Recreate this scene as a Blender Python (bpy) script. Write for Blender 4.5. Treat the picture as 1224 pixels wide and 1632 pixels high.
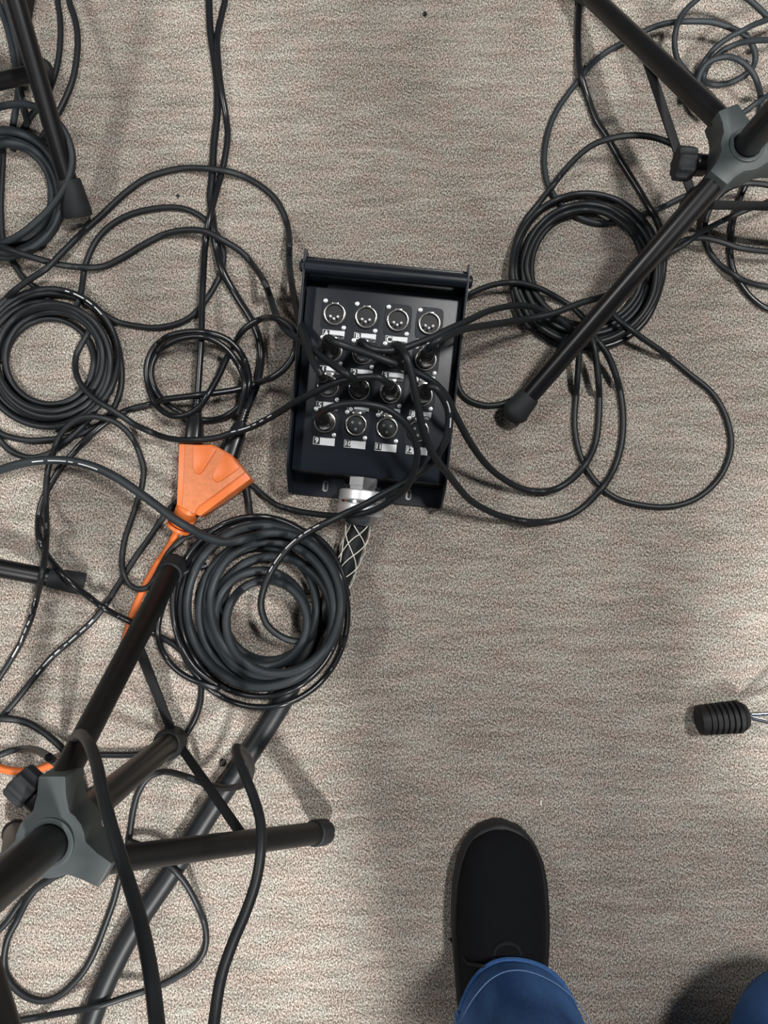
import bpy, bmesh, math, random
import numpy as np
from mathutils import Matrix, Vector

# ------------------------------------------------------------------ camera
S = bpy.context.scene
for o in list(bpy.data.objects): bpy.data.objects.remove(o)
COL = S.collection
FPX, CAMH, NAD = 1200.0, 0.775, (612.0, 900.0)      # focal length in px, height, pixel of the point straight below
def _rot():
    d = np.array([NAD[0]-612, -(NAD[1]-816), -FPX]); d /= np.linalg.norm(d)
    t = np.array([0, 0, -1.0]); v = np.cross(d, t); c = d @ t
    K = np.array([[0, -v[2], v[1]], [v[2], 0, -v[0]], [-v[1], v[0], 0]])
    return np.eye(3)+K+K@K/(1+c)
RM = _rot()
cd = bpy.data.cameras.new('camera'); cam = bpy.data.objects.new('camera', cd); COL.objects.link(cam)
cd.sensor_fit = 'VERTICAL'; cd.sensor_height = 36.0; cd.sensor_width = 27.0
cd.lens = FPX/1632*36.0; cd.clip_start = 0.01
cam.matrix_world = Matrix.Translation((0, 0, CAMH)) @ Matrix(RM.tolist()).to_4x4()
S.camera = cam

# ------------------------------------------------------------------ light
S.view_settings.view_transform = 'Standard'; S.view_settings.look = 'None'
S.view_settings.gamma = 1.0; S.view_settings.use_curve_mapping = False
S.view_settings.exposure = 0.06
w = bpy.data.worlds.new('room_light'); S.world = w; w.use_nodes = True
w.node_tree.nodes['Background'].inputs[0].default_value = (0.93, 0.96, 1.0, 1)
w.node_tree.nodes['Background'].inputs[1].default_value = 0.07
def ceiling_light(loc, power, rz=0, col=(1.0, 0.98, 0.955), size=(0.6, 1.2)):
    l = bpy.data.lights.new('ceiling_light', 'AREA'); l.shape = 'RECTANGLE'
    l.size, l.size_y = size; l.energy = power; l.color = col
    o = bpy.data.objects.new('ceiling_light', l); COL.objects.link(o)
    o.location = loc; o.rotation_euler = (0, 0, rz)
ceiling_light((1.00, 0.60, 2.6), 62, size=(0.22, 0.5))
ceiling_light((0.58, -2.25, 2.6), 215, size=(0.25, 0.6))
ceiling_light((-1.8, 0.6, 2.6), 40, size=(0.25, 0.8))

# ------------------------------------------------------------------ projection helpers
def P(u, v, h=0.0):
    d = RM @ np.array([(u-612)/FPX, -(v-816)/FPX, -1.0]); t = (h-CAMH)/d[2]
    return np.array([0, 0, CAMH])+t*d
def proj(p):
    q = RM.T @ (np.asarray(p, float)-[0, 0, CAMH]); return 612+FPX*q[0]/-q[2], 816-FPX*q[1]/-q[2]

# ------------------------------------------------------------------ materials
def newmat(name):
    m = bpy.data.materials.new(name); m.use_nodes = True
    return m, m.node_tree.nodes, m.node_tree.links, m.node_tree.nodes['Principled BSDF']
def mat(name, col, rough=0.5, metal=0.0, spec=0.5, var=0.15, vscale=60.0, bump=0.0, bscale=800.0, coat=0.0):
    m, n, l, b = newmat(name)
    b.inputs['Roughness'].default_value = rough; b.inputs['Metallic'].default_value = metal
    b.inputs['Specular IOR Level'].default_value = spec; b.inputs['Coat Weight'].default_value = coat
    tc = n.new('ShaderNodeTexCoord'); ns = n.new('ShaderNodeTexNoise'); ns.inputs['Scale'].default_value = vscale
    ns.inputs['Detail'].default_value = 4
    l.new(tc.outputs['Object'], ns.inputs['Vector'])
    mx = n.new('ShaderNodeMix'); mx.data_type = 'RGBA'
    mx.inputs[6].default_value = (*[c*(1-var) for c in col], 1); mx.inputs[7].default_value = (*[min(1, c*(1+var)) for c in col], 1)
    l.new(ns.outputs['Fac'], mx.inputs[0]); l.new(mx.outputs[2], b.inputs['Base Color'])
    if bump:
        n2 = n.new('ShaderNodeTexNoise'); n2.inputs['Scale'].default_value = bscale; l.new(tc.outputs['Object'], n2.inputs['Vector'])
        bp = n.new('ShaderNodeBump'); bp.inputs['Strength'].default_value = bump; bp.inputs['Distance'].default_value = 0.001
        l.new(n2.outputs['Fac'], bp.inputs['Height']); l.new(bp.outputs[0], b.inputs['Normal'])
    return m
M = {}
M['rubber'] = mat('cable_rubber', (0.009, 0.011, 0.013), 0.48, spec=0.4, var=0.3)
M['rubber_grey'] = mat('worn_cable_rubber', (0.018, 0.023, 0.027), 0.55, spec=0.4, var=0.25)
M['vinyl'] = mat('glossy_vinyl', (0.008, 0.009, 0.011), 0.30, spec=0.5, var=0.2)
M['print'] = mat('white_print', (0.55, 0.57, 0.57), 0.6, var=0.25, vscale=900)
M['orange'] = mat('orange_plastic', (0.78, 0.185, 0.04), 0.42, var=0.12, vscale=90)
M['orange_dirty'] = mat('scuffed_orange_plastic', (0.66, 0.20, 0.07), 0.5, var=0.25, vscale=220)
M['orange_cord'] = mat('orange_cord', (0.60, 0.135, 0.025), 0.5, var=0.15, vscale=200)
M['black_metal'] = mat('black_satin_metal', (0.006, 0.009, 0.015), 0.36, spec=0.42, var=0.15, bump=0.12, bscale=1800)
M['black_edge'] = mat('pale_metal_edge', (0.10, 0.11, 0.12), 0.4, metal=0.6, var=0.3)
M['tube'] = mat('black_gloss_tube', (0.005, 0.005, 0.006), 0.34, spec=0.45, var=0.2)
M['tube_dusty'] = mat('dusty_black_tube', (0.007, 0.007, 0.007), 0.42, spec=0.28, var=0.35, vscale=120)
M['cast'] = mat('grey_cast_plastic', (0.042, 0.052, 0.053), 0.5, spec=0.4, var=0.12)
M['cap'] = mat('black_rubber_cap', (0.017, 0.019, 0.021), 0.65, spec=0.3, var=0.25)
M['cap_black'] = mat('deep_black_rubber', (0.008, 0.008, 0.009), 0.6, spec=0.3, var=0.2)
M['chrome'] = mat('chrome', (0.78, 0.79, 0.80), 0.16, metal=1.0, var=0.05)
M['nickel'] = mat('nickel', (0.62, 0.60, 0.57), 0.24, metal=1.0, var=0.08)
M['dull_silver'] = mat('dull_silver', (0.42, 0.42, 0.42), 0.34, metal=1.0, var=0.1)
M['knurl'] = mat('knurled_silver', (0.72, 0.73, 0.74), 0.45, metal=0.7, var=0.08)
M['white'] = mat('white_label', (0.80, 0.83, 0.85), 0.55, var=0.05)
M['black'] = mat('black_ink', (0.008, 0.008, 0.010), 0.5, var=0.1)
M['pin'] = mat('polished_pin', (0.9, 0.9, 0.9), 0.25, metal=0.35, var=0.02)
M['wire'] = mat('cream_wire', (0.72, 0.70, 0.62), 0.5, var=0.1)
M['canvas'] = mat('black_canvas', (0.003, 0.0035, 0.005), 0.9, spec=0.2, var=0.25, bump=0.3, bscale=1400)
M['sole'] = mat('black_sole_rubber', (0.010, 0.011, 0.013), 0.6, spec=0.35, var=0.15)
M['lace'] = mat('black_lace', (0.010, 0.011, 0.013), 0.8, spec=0.2, var=0.2)
M['thread'] = mat('denim_thread', (0.12, 0.21, 0.38), 0.8, var=0.2, vscale=600)
M['shirt'] = mat('dark_shirt', (0.03, 0.03, 0.035), 0.9, var=0.2)
M['lint'] = mat('white_lint', (0.8, 0.8, 0.76), 0.9, var=0.1)

def denim():
    m, n, l, b = newmat('blue_denim')
    b.inputs['Roughness'].default_value = 0.85; b.inputs['Specular IOR Level'].default_value = 0.2
    tc = n.new('ShaderNodeTexCoord'); a = n.new('ShaderNodeTexNoise'); a.inputs['Scale'].default_value = 22; a.inputs['Detail'].default_value = 5
    c = n.new('ShaderNodeTexNoise'); c.inputs['Scale'].default_value = 900
    mp = n.new('ShaderNodeMapping'); mp.inputs['Scale'].default_value = (1, 1, 0.35)
    l.new(tc.outputs['Object'], mp.inputs[0]); l.new(mp.outputs[0], a.inputs['Vector']); l.new(tc.outputs['Object'], c.inputs['Vector'])
    ad = n.new('ShaderNodeMath'); ad.operation = 'MULTIPLY_ADD'; ad.inputs[1].default_value = 0.35
    l.new(c.outputs['Fac'], ad.inputs[0]); l.new(a.outputs['Fac'], ad.inputs[2])
    r = n.new('ShaderNodeValToRGB'); e = r.color_ramp.elements
    e[0].position = 0.45; e[0].color = (0.014, 0.052, 0.16, 1); e[1].position = 0.9; e[1].color = (0.075, 0.185, 0.44, 1)
    l.new(ad.outputs[0], r.inputs[0]); l.new(r.outputs[0], b.inputs['Base Color'])
    bp = n.new('ShaderNodeBump'); bp.inputs['Strength'].default_value = 0.4; bp.inputs['Distance'].default_value = 0.001
    l.new(c.outputs['Fac'], bp.inputs['Height']); l.new(bp.outputs[0], b.inputs['Normal'])
    return m
M['denim'] = denim()

def carpet():
    m, n, l, b = newmat('speckled_carpet')
    b.inputs['Roughness'].default_value = 0.95; b.inputs['Specular IOR Level'].default_value = 0.1
    tc = n.new('ShaderNodeTexCoord')
    def noise(scale, sc=(1, 1, 1), rot=0.0, detail=2.0, rough=0.5):
        mp = n.new('ShaderNodeMapping'); mp.inputs['Scale'].default_value = sc; mp.inputs['Rotation'].default_value = (0, 0, rot)
        x = n.new('ShaderNodeTexNoise'); x.inputs['Scale'].default_value = scale; x.inputs['Detail'].default_value = detail
        x.inputs['Roughness'].default_value = rough
        l.new(tc.outputs['Object'], mp.inputs[0]); l.new(mp.outputs[0], x.inputs['Vector']); return x.outputs['Fac']
    def math_(op, a, bb, c=None):
        x = n.new('ShaderNodeMath'); x.operation = op
        for i, q in enumerate((a, bb, c)):
            if q is None: continue
            if isinstance(q, (int, float)): x.inputs[i].default_value = q
            else: l.new(q, x.inputs[i])
        return x.outputs[0]
    fine = noise(600, (1.2, 0.8, 1), 0.3, 2.0, 0.55)        # loops of the pile
    fleck = noise(980, (1, 1, 1), 0.0, 1.0)
    streak = noise(75, (0.22, 1.5, 1), 0.0, 3.0, 0.6)         # short rows across
    patch = noise(9, (0.8, 1.2, 1), 0.0, 3.0)
    v = math_('MULTIPLY_ADD', fleck, 0.45, fine)
    v = math_('MULTIPLY_ADD', streak, 0.22, v)
    v = math_('MULTIPLY_ADD', patch, 0.12, v)
    r = n.new('ShaderNodeValToRGB'); e = r.color_ramp.elements
    e[0].position = 0.685; e[0].color = (0.095, 0.075, 0.062, 1)
    e[1].position = 1.19; e[1].color = (0.60, 0.56, 0.515, 1)
    e[1].position = 1.0
    v = math_('MULTIPLY_ADD', v, 1.0, -0.085)
    q = r.color_ramp.elements.new(0.755); q.color = (0.200, 0.175, 0.154, 1)
    q = r.color_ramp.elements.new(0.86); q.color = (0.340, 0.304, 0.275, 1)
    l.new(v, r.inputs[0])
    tint = n.new('ShaderNodeMix'); tint.data_type = 'RGBA'; tint.blend_type = 'MULTIPLY'; tint.inputs[0].default_value = 1.0
    tr = n.new('ShaderNodeValToRGB'); te = tr.color_ramp.elements
    te[0].position = 0.36; te[0].color = (1.0, 0.935, 0.905, 1); te[1].position = 0.64; te[1].color = (0.945, 1.0, 0.965, 1)
    l.new(noise(55, (0.6, 1.3, 1), 0.1, 2.0), tr.inputs[0])
    l.new(r.outputs[0], tint.inputs[6]); l.new(tr.outputs[0], tint.inputs[7]); l.new(tint.outputs[2], b.inputs['Base Color'])
    bp = n.new('ShaderNodeBump'); bp.inputs['Strength'].default_value = 0.38; bp.inputs['Distance'].default_value = 0.0025
    l.new(v, bp.inputs['Height']); l.new(bp.outputs[0], b.inputs['Normal'])
    return m
M['carpet'] = carpet()

# ------------------------------------------------------------------ mesh helpers
W = {}                                                   # world matrix of every object made here
def tag(o, label=None, cat=None, group=None, kind=None):
    for k, v in (('label', label), ('category', cat), ('group', group), ('kind', kind)):
        if v: o[k] = v
    return o
def empty(name, loc, rz=0.0, label=None, cat=None, group=None):
    o = bpy.data.objects.new(name, None); COL.objects.link(o); o.empty_display_size = 0.02
    o.location = loc; o.rotation_euler = (0, 0, rz)
    W[o.name] = Matrix.Translation(loc) @ Matrix.Rotation(rz, 4, 'Z')
    return tag(o, label, cat, group)
def link(name, me, m, parent=None, loc=None):
    if m is not None and not me.materials: me.materials.append(m)
    o = bpy.data.objects.new(name, me); COL.objects.link(o)
    if parent: o.parent = parent
    lm = Matrix.Translation(loc) if loc is not None else Matrix.Identity(4)
    o.matrix_local = lm
    W[o.name] = (W[parent.name] @ lm) if parent else lm
    return o
def mesh(name, V, F, ang=38, bevel=0):
    me = bpy.data.meshes.new(name)
    me.from_pydata([tuple(map(float, v)) for v in V], [], F)
    bm = bmesh.new(); bm.from_mesh(me)
    if bevel:
        ed = [e for e in bm.edges if len(e.link_faces) == 2 and e.calc_face_angle(0) > 0.5]
        bmesh.ops.bevel(bm, geom=ed, offset=bevel, segments=2, affect='EDGES', profile=0.6, clamp_overlap=True)
    bmesh.ops.recalc_face_normals(bm, faces=bm.faces[:]); bm.to_mesh(me); bm.free()
    if bevel and ang == 38: ang = 25
    me.shade_smooth(); me.set_sharp_from_angle(angle=math.radians(ang))
    return me
def mk(name, VF, m, parent=None, world=True, ang=38, bevel=0, origin=None):
    """mesh object from world (or parent-local) vertices"""
    V, F = VF
    V = np.asarray(V, float)
    if parent is not None and world:
        inv = np.array(W[parent.name].inverted()); V = V @ inv[:3, :3].T+inv[:3, 3]
    if parent is None and origin is not None: V = V-np.asarray(origin)
    o = link(name, mesh(name, V, F, ang, bevel), m, parent, origin if parent is None else None)
    return o
def join(*parts):
    V, F = [], []
    for v, f in parts:
        k = len(V); V += [tuple(x) for x in v]; F += [tuple(i+k for i in q) for q in f]
    return V, F
def frames(pts):
    pts = np.asarray(pts, float); T = np.gradient(pts, axis=0); T /= np.maximum(np.linalg.norm(T, axis=1), 1e-9)[:, None]
    n = np.cross(T[0], [0, 0, 1.0]);
    if np.linalg.norm(n) < 1e-3: n = np.cross(T[0], [0, 1.0, 0])
    n /= np.linalg.norm(n); N = [n]
    for i in range(1, len(pts)):
        n = N[-1]-T[i]*(N[-1] @ T[i]); n /= max(np.linalg.norm(n), 1e-9); N.append(n)
    N = np.array(N); return T, N, np.cross(T, N)
def tube(pts, r, k=10, cap=True):
    pts = np.asarray(pts, float); T, N, B = frames(pts); r = np.broadcast_to(np.asarray(r, float), (len(pts),))
    a = np.arange(k)*2*math.pi/k
    V = (pts[:, None]+r[:, None, None]*(np.cos(a)[None, :, None]*N[:, None]+np.sin(a)[None, :, None]*B[:, None])).reshape(-1, 3)
    F = [(i*k+j, i*k+(j+1) % k, (i+1)*k+(j+1) % k, (i+1)*k+j) for i in range(len(pts)-1) for j in range(k)]
    if cap: F += [tuple(range(k))[::-1], tuple((len(pts)-1)*k+j for j in range(k))]
    return V, F
def along(a, b, prof, k=20):
    """lathe of (t in metres along a->b, radius) about the axis from a to b"""
    a = np.asarray(a, float); d = np.asarray(b, float)-a; d /= np.linalg.norm(d)
    n = np.cross(d, [0, 0, 1.0]);
    if np.linalg.norm(n) < 1e-3: n = np.array([1.0, 0, 0])
    n /= np.linalg.norm(n); b2 = np.cross(d, n); V = []; F = []
    for t, r in prof:
        for j in range(k):
            q = 2*math.pi*j/k; V.append(a+d*t+r*(math.cos(q)*n+math.sin(q)*b2))
    for i in range(len(prof)-1):
        for j in range(k): F.append((i*k+j, i*k+(j+1) % k, (i+1)*k+(j+1) % k, (i+1)*k+j))
    F += [tuple(range(k))[::-1], tuple((len(prof)-1)*k+j for j in range(k))]
    return V, F
def prism(poly, z0, z1):
    n = len(poly); V = [(p[0], p[1], z0) for p in poly]+[(p[0], p[1], z1) for p in poly]
    return V, [tuple(range(n))[::-1], tuple(range(n, 2*n))]+[(i, (i+1) % n, n+(i+1) % n, n+i) for i in range(n)]
def prism_x(poly, x0, x1):
    n = len(poly); V = [(x0, p[0], p[1]) for p in poly]+[(x1, p[0], p[1]) for p in poly]
    return V, [tuple(range(n))[::-1], tuple(range(n, 2*n))]+[(i, (i+1) % n, n+(i+1) % n, n+i) for i in range(n)]
def box(x0, x1, y0, y1, z0, z1): return prism([(x0, y0), (x1, y0), (x1, y1), (x0, y1)], z0, z1)
def xf(VF, mx):
    A = np.array(mx); V = np.asarray(VF[0], float) @ A[:3, :3].T+A[:3, 3]; return V, VF[1]

def spline(pts, step):
    """centripetal Catmull-Rom through rows of any width, resampled about evenly (distance in the first two columns)"""
    p = np.asarray(pts, float); keep = [0]+[i for i in range(1, len(p)) if np.linalg.norm(p[i, :2]-p[i-1, :2]) > step*0.02]
    p = p[keep]; p = np.vstack([2*p[0]-p[1], p, 2*p[-1]-p[-2]]); out = []
    for i in range(1, len(p)-2):
        p0, p1, p2, p3 = p[i-1:i+3]
        tt = [0.0]
        for a, b in ((p0, p1), (p1, p2), (p2, p3)): tt.append(tt[-1]+max(np.linalg.norm(b[:2]-a[:2]), 1e-6)**0.5)
        t0, t1, t2, t3 = tt; n = max(2, int(np.linalg.norm(p2[:2]-p1[:2])/step))
        for t in np.linspace(t1, t2, n, endpoint=False):
            A1 = (t1-t)/(t1-t0)*p0+(t-t0)/(t1-t0)*p1; A2 = (t2-t)/(t2-t1)*p1+(t-t1)/(t2-t1)*p2; A3 = (t3-t)/(t3-t2)*p2+(t-t2)/(t3-t2)*p3
            B1 = (t2-t)/(t2-t0)*A1+(t-t0)/(t2-t0)*A2; B2 = (t3-t)/(t3-t1)*A2+(t-t1)/(t3-t1)*A3
            out.append((t2-t)/(t2-t1)*B1+(t-t1)/(t2-t1)*B2)
    out.append(p[-2]); return np.array(out)

# ------------------------------------------------------------------ floor
floor = mk('floor', ([(-3, -3, 0), (3, -3, 0), (3, 3, 0), (-3, 3, 0)], [(0, 1, 2, 3)]), M['carpet'])
tag(floor, 'speckled beige and brown loop pile carpet', kind='structure')

# ------------------------------------------------------------------ stage box
BX, BY, BR, SL, SX, SY, ZC = -0.0069, 0.1828, -0.1004, 0.184, 0.03006, 0.0340, 0.065
sb = empty('stage_box', (BX, BY, 0), BR, 'black metal stage box with sixteen round audio sockets and numbered white labels', 'stage box')
def slope(y): return ZC+y*math.tan(SL)
def side_profile(y0, y1, dz, z0=0.0):
    return [(y0, z0), (y1, z0), (y1, slope(y1)+dz), (y0, slope(y0)+dz)]
mk('base_plate', box(-0.0775, 0.0775, -0.118, 0.098, 0.001, 0.0035), M['black_metal'], sb, False, bevel=0.0005)
mk('panel', prism_x(side_profile(-0.098, 0.074, 0.0, 0.0036), -0.0742, 0.0742), M['black_metal'], sb, False, bevel=0.0022)
for s in (-1, 1):
    pr = [(-0.1195, 0.001), (0.094, 0.001), (0.104, 0.040), (0.1045, 0.090), (0.101, 0.099), (0.094, slope(0.09)+0.016), (-0.094, slope(-0.094)+0.015),
          (-0.104, 0.055), (-0.1195, 0.026)]
    sp = mk('side_plate', prism_x(pr, s*0.0752, s*0.0772), M['black_metal'], sb, False, bevel=0.0004)
    # thin rim, paler than the plate, along the top edge
    e = [(y, z+0.0002) for y, z in ((0.088, slope(0.088)+0.0158), (-0.094, slope(-0.094)+0.0150), (-0.104, 0.055), (-0.119, 0.0262))]
    mk('pale_rim', tube([(s*0.0768, y, z) for y, z in e], 0.00035, 6), M['black_edge'], sp, False)
    scr = xf(along((0, 0, 0), (1, 0, 0), [(0, 0.006), (0.002, 0.006), (0.0035, 0.004), (0.0038, 0.001)], 16), Matrix.Translation((s*0.0772, 0.0875, 0.092)) @ Matrix.Scale(s, 4, (1, 0, 0)))
    mk('handle_screw', scr, M['black_metal'], sb, False)
mk('handle_bar', along((-0.0752, 0.0875, 0.092), (0.0752, 0.0875, 0.092), [(0, 0.0068), (0.1504, 0.0068)], 20), M['black_metal'], sb, False)
mk('rear_wall', box(-0.0752, 0.0752, 0.0965, 0.0985, 0.0036, 0.088), M['black_metal'], sb, False, bevel=0.0005)
mk('rear_ledge', box(-0.0745, 0.0745, 0.0742, 0.0962, 0.0036, 0.066), M['black_metal'], sb, False, bevel=0.0005)
for x in (-0.043, 0.043):
    sl = mk('mounting_slot', xf(prism([(0.0028*math.cos(t)+0, 0.0028*math.sin(t)+(0.003 if math.sin(t) > 0 else -0.003)) for t in np.linspace(0, 2*math.pi, 20, endpoint=False)], 0.0035, 0.0040), Matrix.Translation((x, -0.107, 0))), M['dull_silver'], sb, False)
    mk('slot_hole', xf(prism([(0.0016*math.cos(t), 0.0016*math.sin(t)+(0.0025 if math.sin(t) > 0 else -0.0025)) for t in np.linspace(0, 2*math.pi, 16, endpoint=False)], 0.0036, 0.0042), Matrix.Translation((x+0.0006, -0.107, 0))), M['black'], sl, False)

RS = Matrix.Rotation(SL, 4, 'X')
def socket_mx(i, j):
    y = (1.5-j)*SY
    return Matrix.Translation((0, 0, ZC)) @ RS @ Matrix.Translation(((i-1.5)*SX, y, 0))
SBW = W[sb.name]
def panel_world(i, j, h, dx=0, dy=0):
    return np.array((SBW @ socket_mx(i, j) @ Vector((dx, dy, h))))
def lathe_z(prof, k=28): return along((0, 0, 0), (0, 0, 1), prof, k)
def ring_z(r0, r1, z0, z1, k=32):
    V = []; F = []
    for r, z in ((r1, z0), (r1, z1), (r0, z1), (r0, z0)):
        V += [(r*math.cos(2*math.pi*j/k), r*math.sin(2*math.pi*j/k), z) for j in range(k)]
    for q in range(4):
        for j in range(k): F.append((q*k+j, q*k+(j+1) % k, ((q+1) % 4)*k+(j+1) % k, ((q+1) % 4)*k+j))
    return V, F
# shared meshes for the socket pieces (local to the socket)
flange = prism([(0.013*(abs(math.cos(t))**0.35)*(1 if math.cos(t) > 0 else -1), 0.0152*(abs(math.sin(t))**0.35)*(1 if math.sin(t) > 0 else -1)) for t in np.linspace(0, 2*math.pi, 32, endpoint=False)], 0, 0.0005)
me_flange = mesh('socket', flange[0], flange[1]); me_flange.materials.append(M['black_metal'])
rg = ring_z(0.0089, 0.0102, 0.0008, 0.0034); me_ring = mesh('ring', *rg, bevel=0.0003); me_ring.materials.append(M['nickel'])
ins = lathe_z([(0.0010, 0.0089), (0.0013, 0.0086)]); me_floor = mesh('insert', *ins); me_floor.materials.append(M['black'])
fi = lathe_z([(0.0010, 0.0074), (0.0029, 0.0074), (0.0031, 0.0070)]); me_fins = mesh('insert', *fi); me_fins.materials.append(M['cap'])
sc = lathe_z([(0.0010, 0.0022), (0.0016, 0.0021), (0.0020, 0.0012)], 12); me_screw = mesh('screw', *sc); me_screw.materials.append(M['knurl'])
pn = lathe_z([(0.0012, 0.0014), (0.0056, 0.0014), (0.0064, 0.0010), (0.0067, 0.0004)], 10); me_pin = mesh('pin', *pn); me_pin.materials.append(M['pin'])
hl = lathe_z([(0.0030, 0.0013), (0.00325, 0.0013)], 10); me_hole = mesh('pin_hole', *hl); me_hole.materials.append(M['dull_silver'])
lt = box(-0.0042, 0.0042, 0.0092, 0.0132, 0.0010, 0.0040); me_latch = mesh('latch', *lt, bevel=0.0012); me_latch.materials.append(M['nickel'])
nt = box(-0.003, 0.003, 0.0088, 0.0108, 0.0010, 0.0036); me_notch = mesh('key_tab', *nt, bevel=0.0004); me_notch.materials.append(M['nickel'])
lb = box(-0.0104, 0.0104, -0.0038, 0.0038, 0, 0.0004); me_label = mesh('label_plate', *lb); me_label.materials.append(M['white'])
tb = box(-0.0099, -0.0040, -0.0033, 0.0033, 0.0004, 0.0006); me_tab = mesh('label_tab', *tb); me_tab.materials.append(M['black'])
def put(name, me, parent, mx):
    o = bpy.data.objects.new(name, me); COL.objects.link(o); o.parent = parent; o.matrix_local = mx; W[o.name] = W[parent.name] @ mx; return o
def text_mesh(s, size):
    c = bpy.data.curves.new('t', 'FONT'); c.body = s; c.size = size; c.align_x = 'CENTER'; c.align_y = 'CENTER'; c.offset = size*0.03; c.extrude = 0.00005; c.resolution_u = 3
    o = bpy.data.objects.new('t', c); COL.objects.link(o); dg = bpy.context.evaluated_depsgraph_get()
    me = bpy.data.meshes.new_from_object(o.evaluated_get(dg)); bpy.data.objects.remove(o); return me
names = ['A', 'B', 'C', 'D']+[str(k) for k in range(1, 13)]
free = {'10', '11', '12'}
for idx, nm in enumerate(names):
    i, j = idx % 4, idx//4
    so = put('socket', me_flange, sb, socket_mx(i, j))
    I4 = Matrix.Identity(4)
    put('ring', me_ring, so, I4)
    T = Matrix.Translation
    put('screw', me_screw, so, T((-0.0097, 0.0117, 0))); put('screw', me_screw, so, T((0.0097, -0.0117, 0)))
    if j == 0:
        put('insert', me_floor, so, I4); put('key_tab', me_notch, so, I4)
        for a in (-2.6, -0.5, -1.571): put('pin', me_pin, so, T((0.0041*math.cos(a), 0.0041*math.sin(a)-0.0005, 0)))
    else:
        put('insert', me_floor, so, I4); put('latch', me_latch, so, I4)
        if nm in free:
            put('insert', me_fins, so, I4)
            for a in (2.6, 0.5, -1.571): put('pin_hole', me_hole, so, T((0.0041*math.cos(a), 0.0041*math.sin(a)+0.0003, 0)))
    lp = put('label_plate', me_label, sb, socket_mx(i, j) @ T((0.0005, -0.0185, 0.0001)))
    put('label_tab', me_tab, lp, I4)
    tm = text_mesh(nm, 0.0074 if len(nm) == 1 else 0.0064); tm.materials.append(M['white'])
    put('lettering', tm, lp, T((-0.00695, 0, 0.00068)))

# ------------------------------------------------------------------ cables
GRID = {}; CELL = 0.02
def _near(x, y, rad):
    k = int(math.ceil(rad/CELL)); gx, gy = int(x//CELL), int(y//CELL)
    for a in range(gx-k, gx+k+1):
        for b in range(gy-k, gy+k+1):
            yield from GRID.get((a, b), ())
def _insert(x, y, z, r): GRID.setdefault((int(x//CELL), int(y//CELL)), []).append((x, y, z, r))
def route(wp, r, step=4.0, exact_all=False):
    """waypoints (u, v[, h[, exact]]) in photo pixels; lies on the floor and climbs over what was laid before it"""
    rows = [(q[0], q[1], q[2] if len(q) > 2 and q[2] is not None else r*0.9, 1.0 if (len(q) > 2 and q[2] is not None) or exact_all else 0.0) for q in wp]
    s = spline(rows, step); n = len(s); ex = s[:, 3] > 0.5
    base = np.maximum(s[:, 2], r*0.6); xy = np.array([P(u, v, h)[:2] for (u, v), h in zip(s[:, :2], base)])
    req = base.copy(); own = {}; lag = max(6, int(8*r/0.0026))
    for i in range(n):
        x, y = xy[i]
        if not ex[i]:
            for (ox, oy, oz, orr) in _near(x, y, 0.02):
                R = r+orr; d2 = (x-ox)**2+(y-oy)**2
                if d2 < R*R and oz < 0.09: req[i] = max(req[i], oz+0.92*math.sqrt(R*R-d2))
            gx, gy = int(x//CELL), int(y//CELL)
            for a in (gx-1, gx, gx+1):
                for b in (gy-1, gy, gy+1):
                    for k in own.get((a, b), ()):
                        if k < i-lag:
                            d2 = (x-xy[k, 0])**2+(y-xy[k, 1])**2
                            if d2 < 4*r*r: req[i] = max(req[i], min(req[k], 0.06)+0.85*math.sqrt(4*r*r-d2))
        own.setdefault((int(x//CELL), int(y//CELL)), []).append(i)
    z = req.copy(); ds = 0.0026
    for k in range(1, 16):                                   # gentle climbs on both sides
        z[k:] = np.maximum(z[k:], req[:-k]-k*ds*0.28); z[:-k] = np.maximum(z[:-k], req[k:]-k*ds*0.28)
    z = np.where(ex, base, z)
    ker = np.array([1, 2, 3, 2, 1.0])/9
    z = np.convolve(np.pad(z, 2, 'edge'), ker, 'valid')
    pts = np.array([P(u, v, h) for (u, v), h in zip(s[:, :2], z)])
    for p in pts: _insert(*p, r)
    return pts
def coil(cx, cy, rx, ry, turns, seed, a0=0.0, lo=0.55, hi=1.0, cw=1, jit=0.02, n=18, order=None):
    rng = random.Random(seed); k = int(math.ceil(turns))+2
    rad = [lo+(hi-lo)*t/(k-1) for t in range(k)]; rng.shuffle(rad)
    if order: rad = order+rad
    off = [(rng.uniform(-jit, jit)*rx, rng.uniform(-jit, jit)*ry) for _ in range(k+len(order or ()))]; out = []
    N = int(turns*n)
    for i in range(N+1):
        t = i/n; a = a0+cw*2*math.pi*t; q = int(t); f = t-q; f = f*f*(3-2*f)
        m = rad[q]*(1-f)+rad[q+1]*f; ox = off[q][0]*(1-f)+off[q+1][0]*f; oy = off[q][1]*(1-f)+off[q+1][1]*f
        out.append((cx+ox+rx*m*math.cos(a), cy+oy+ry*m*math.sin(a)))
    return out
def nearest(pts, u, v): return min(range(len(pts)), key=lambda i: (proj(pts[i])[0]-u)**2+(proj(pts[i])[1]-v)**2)
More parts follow.
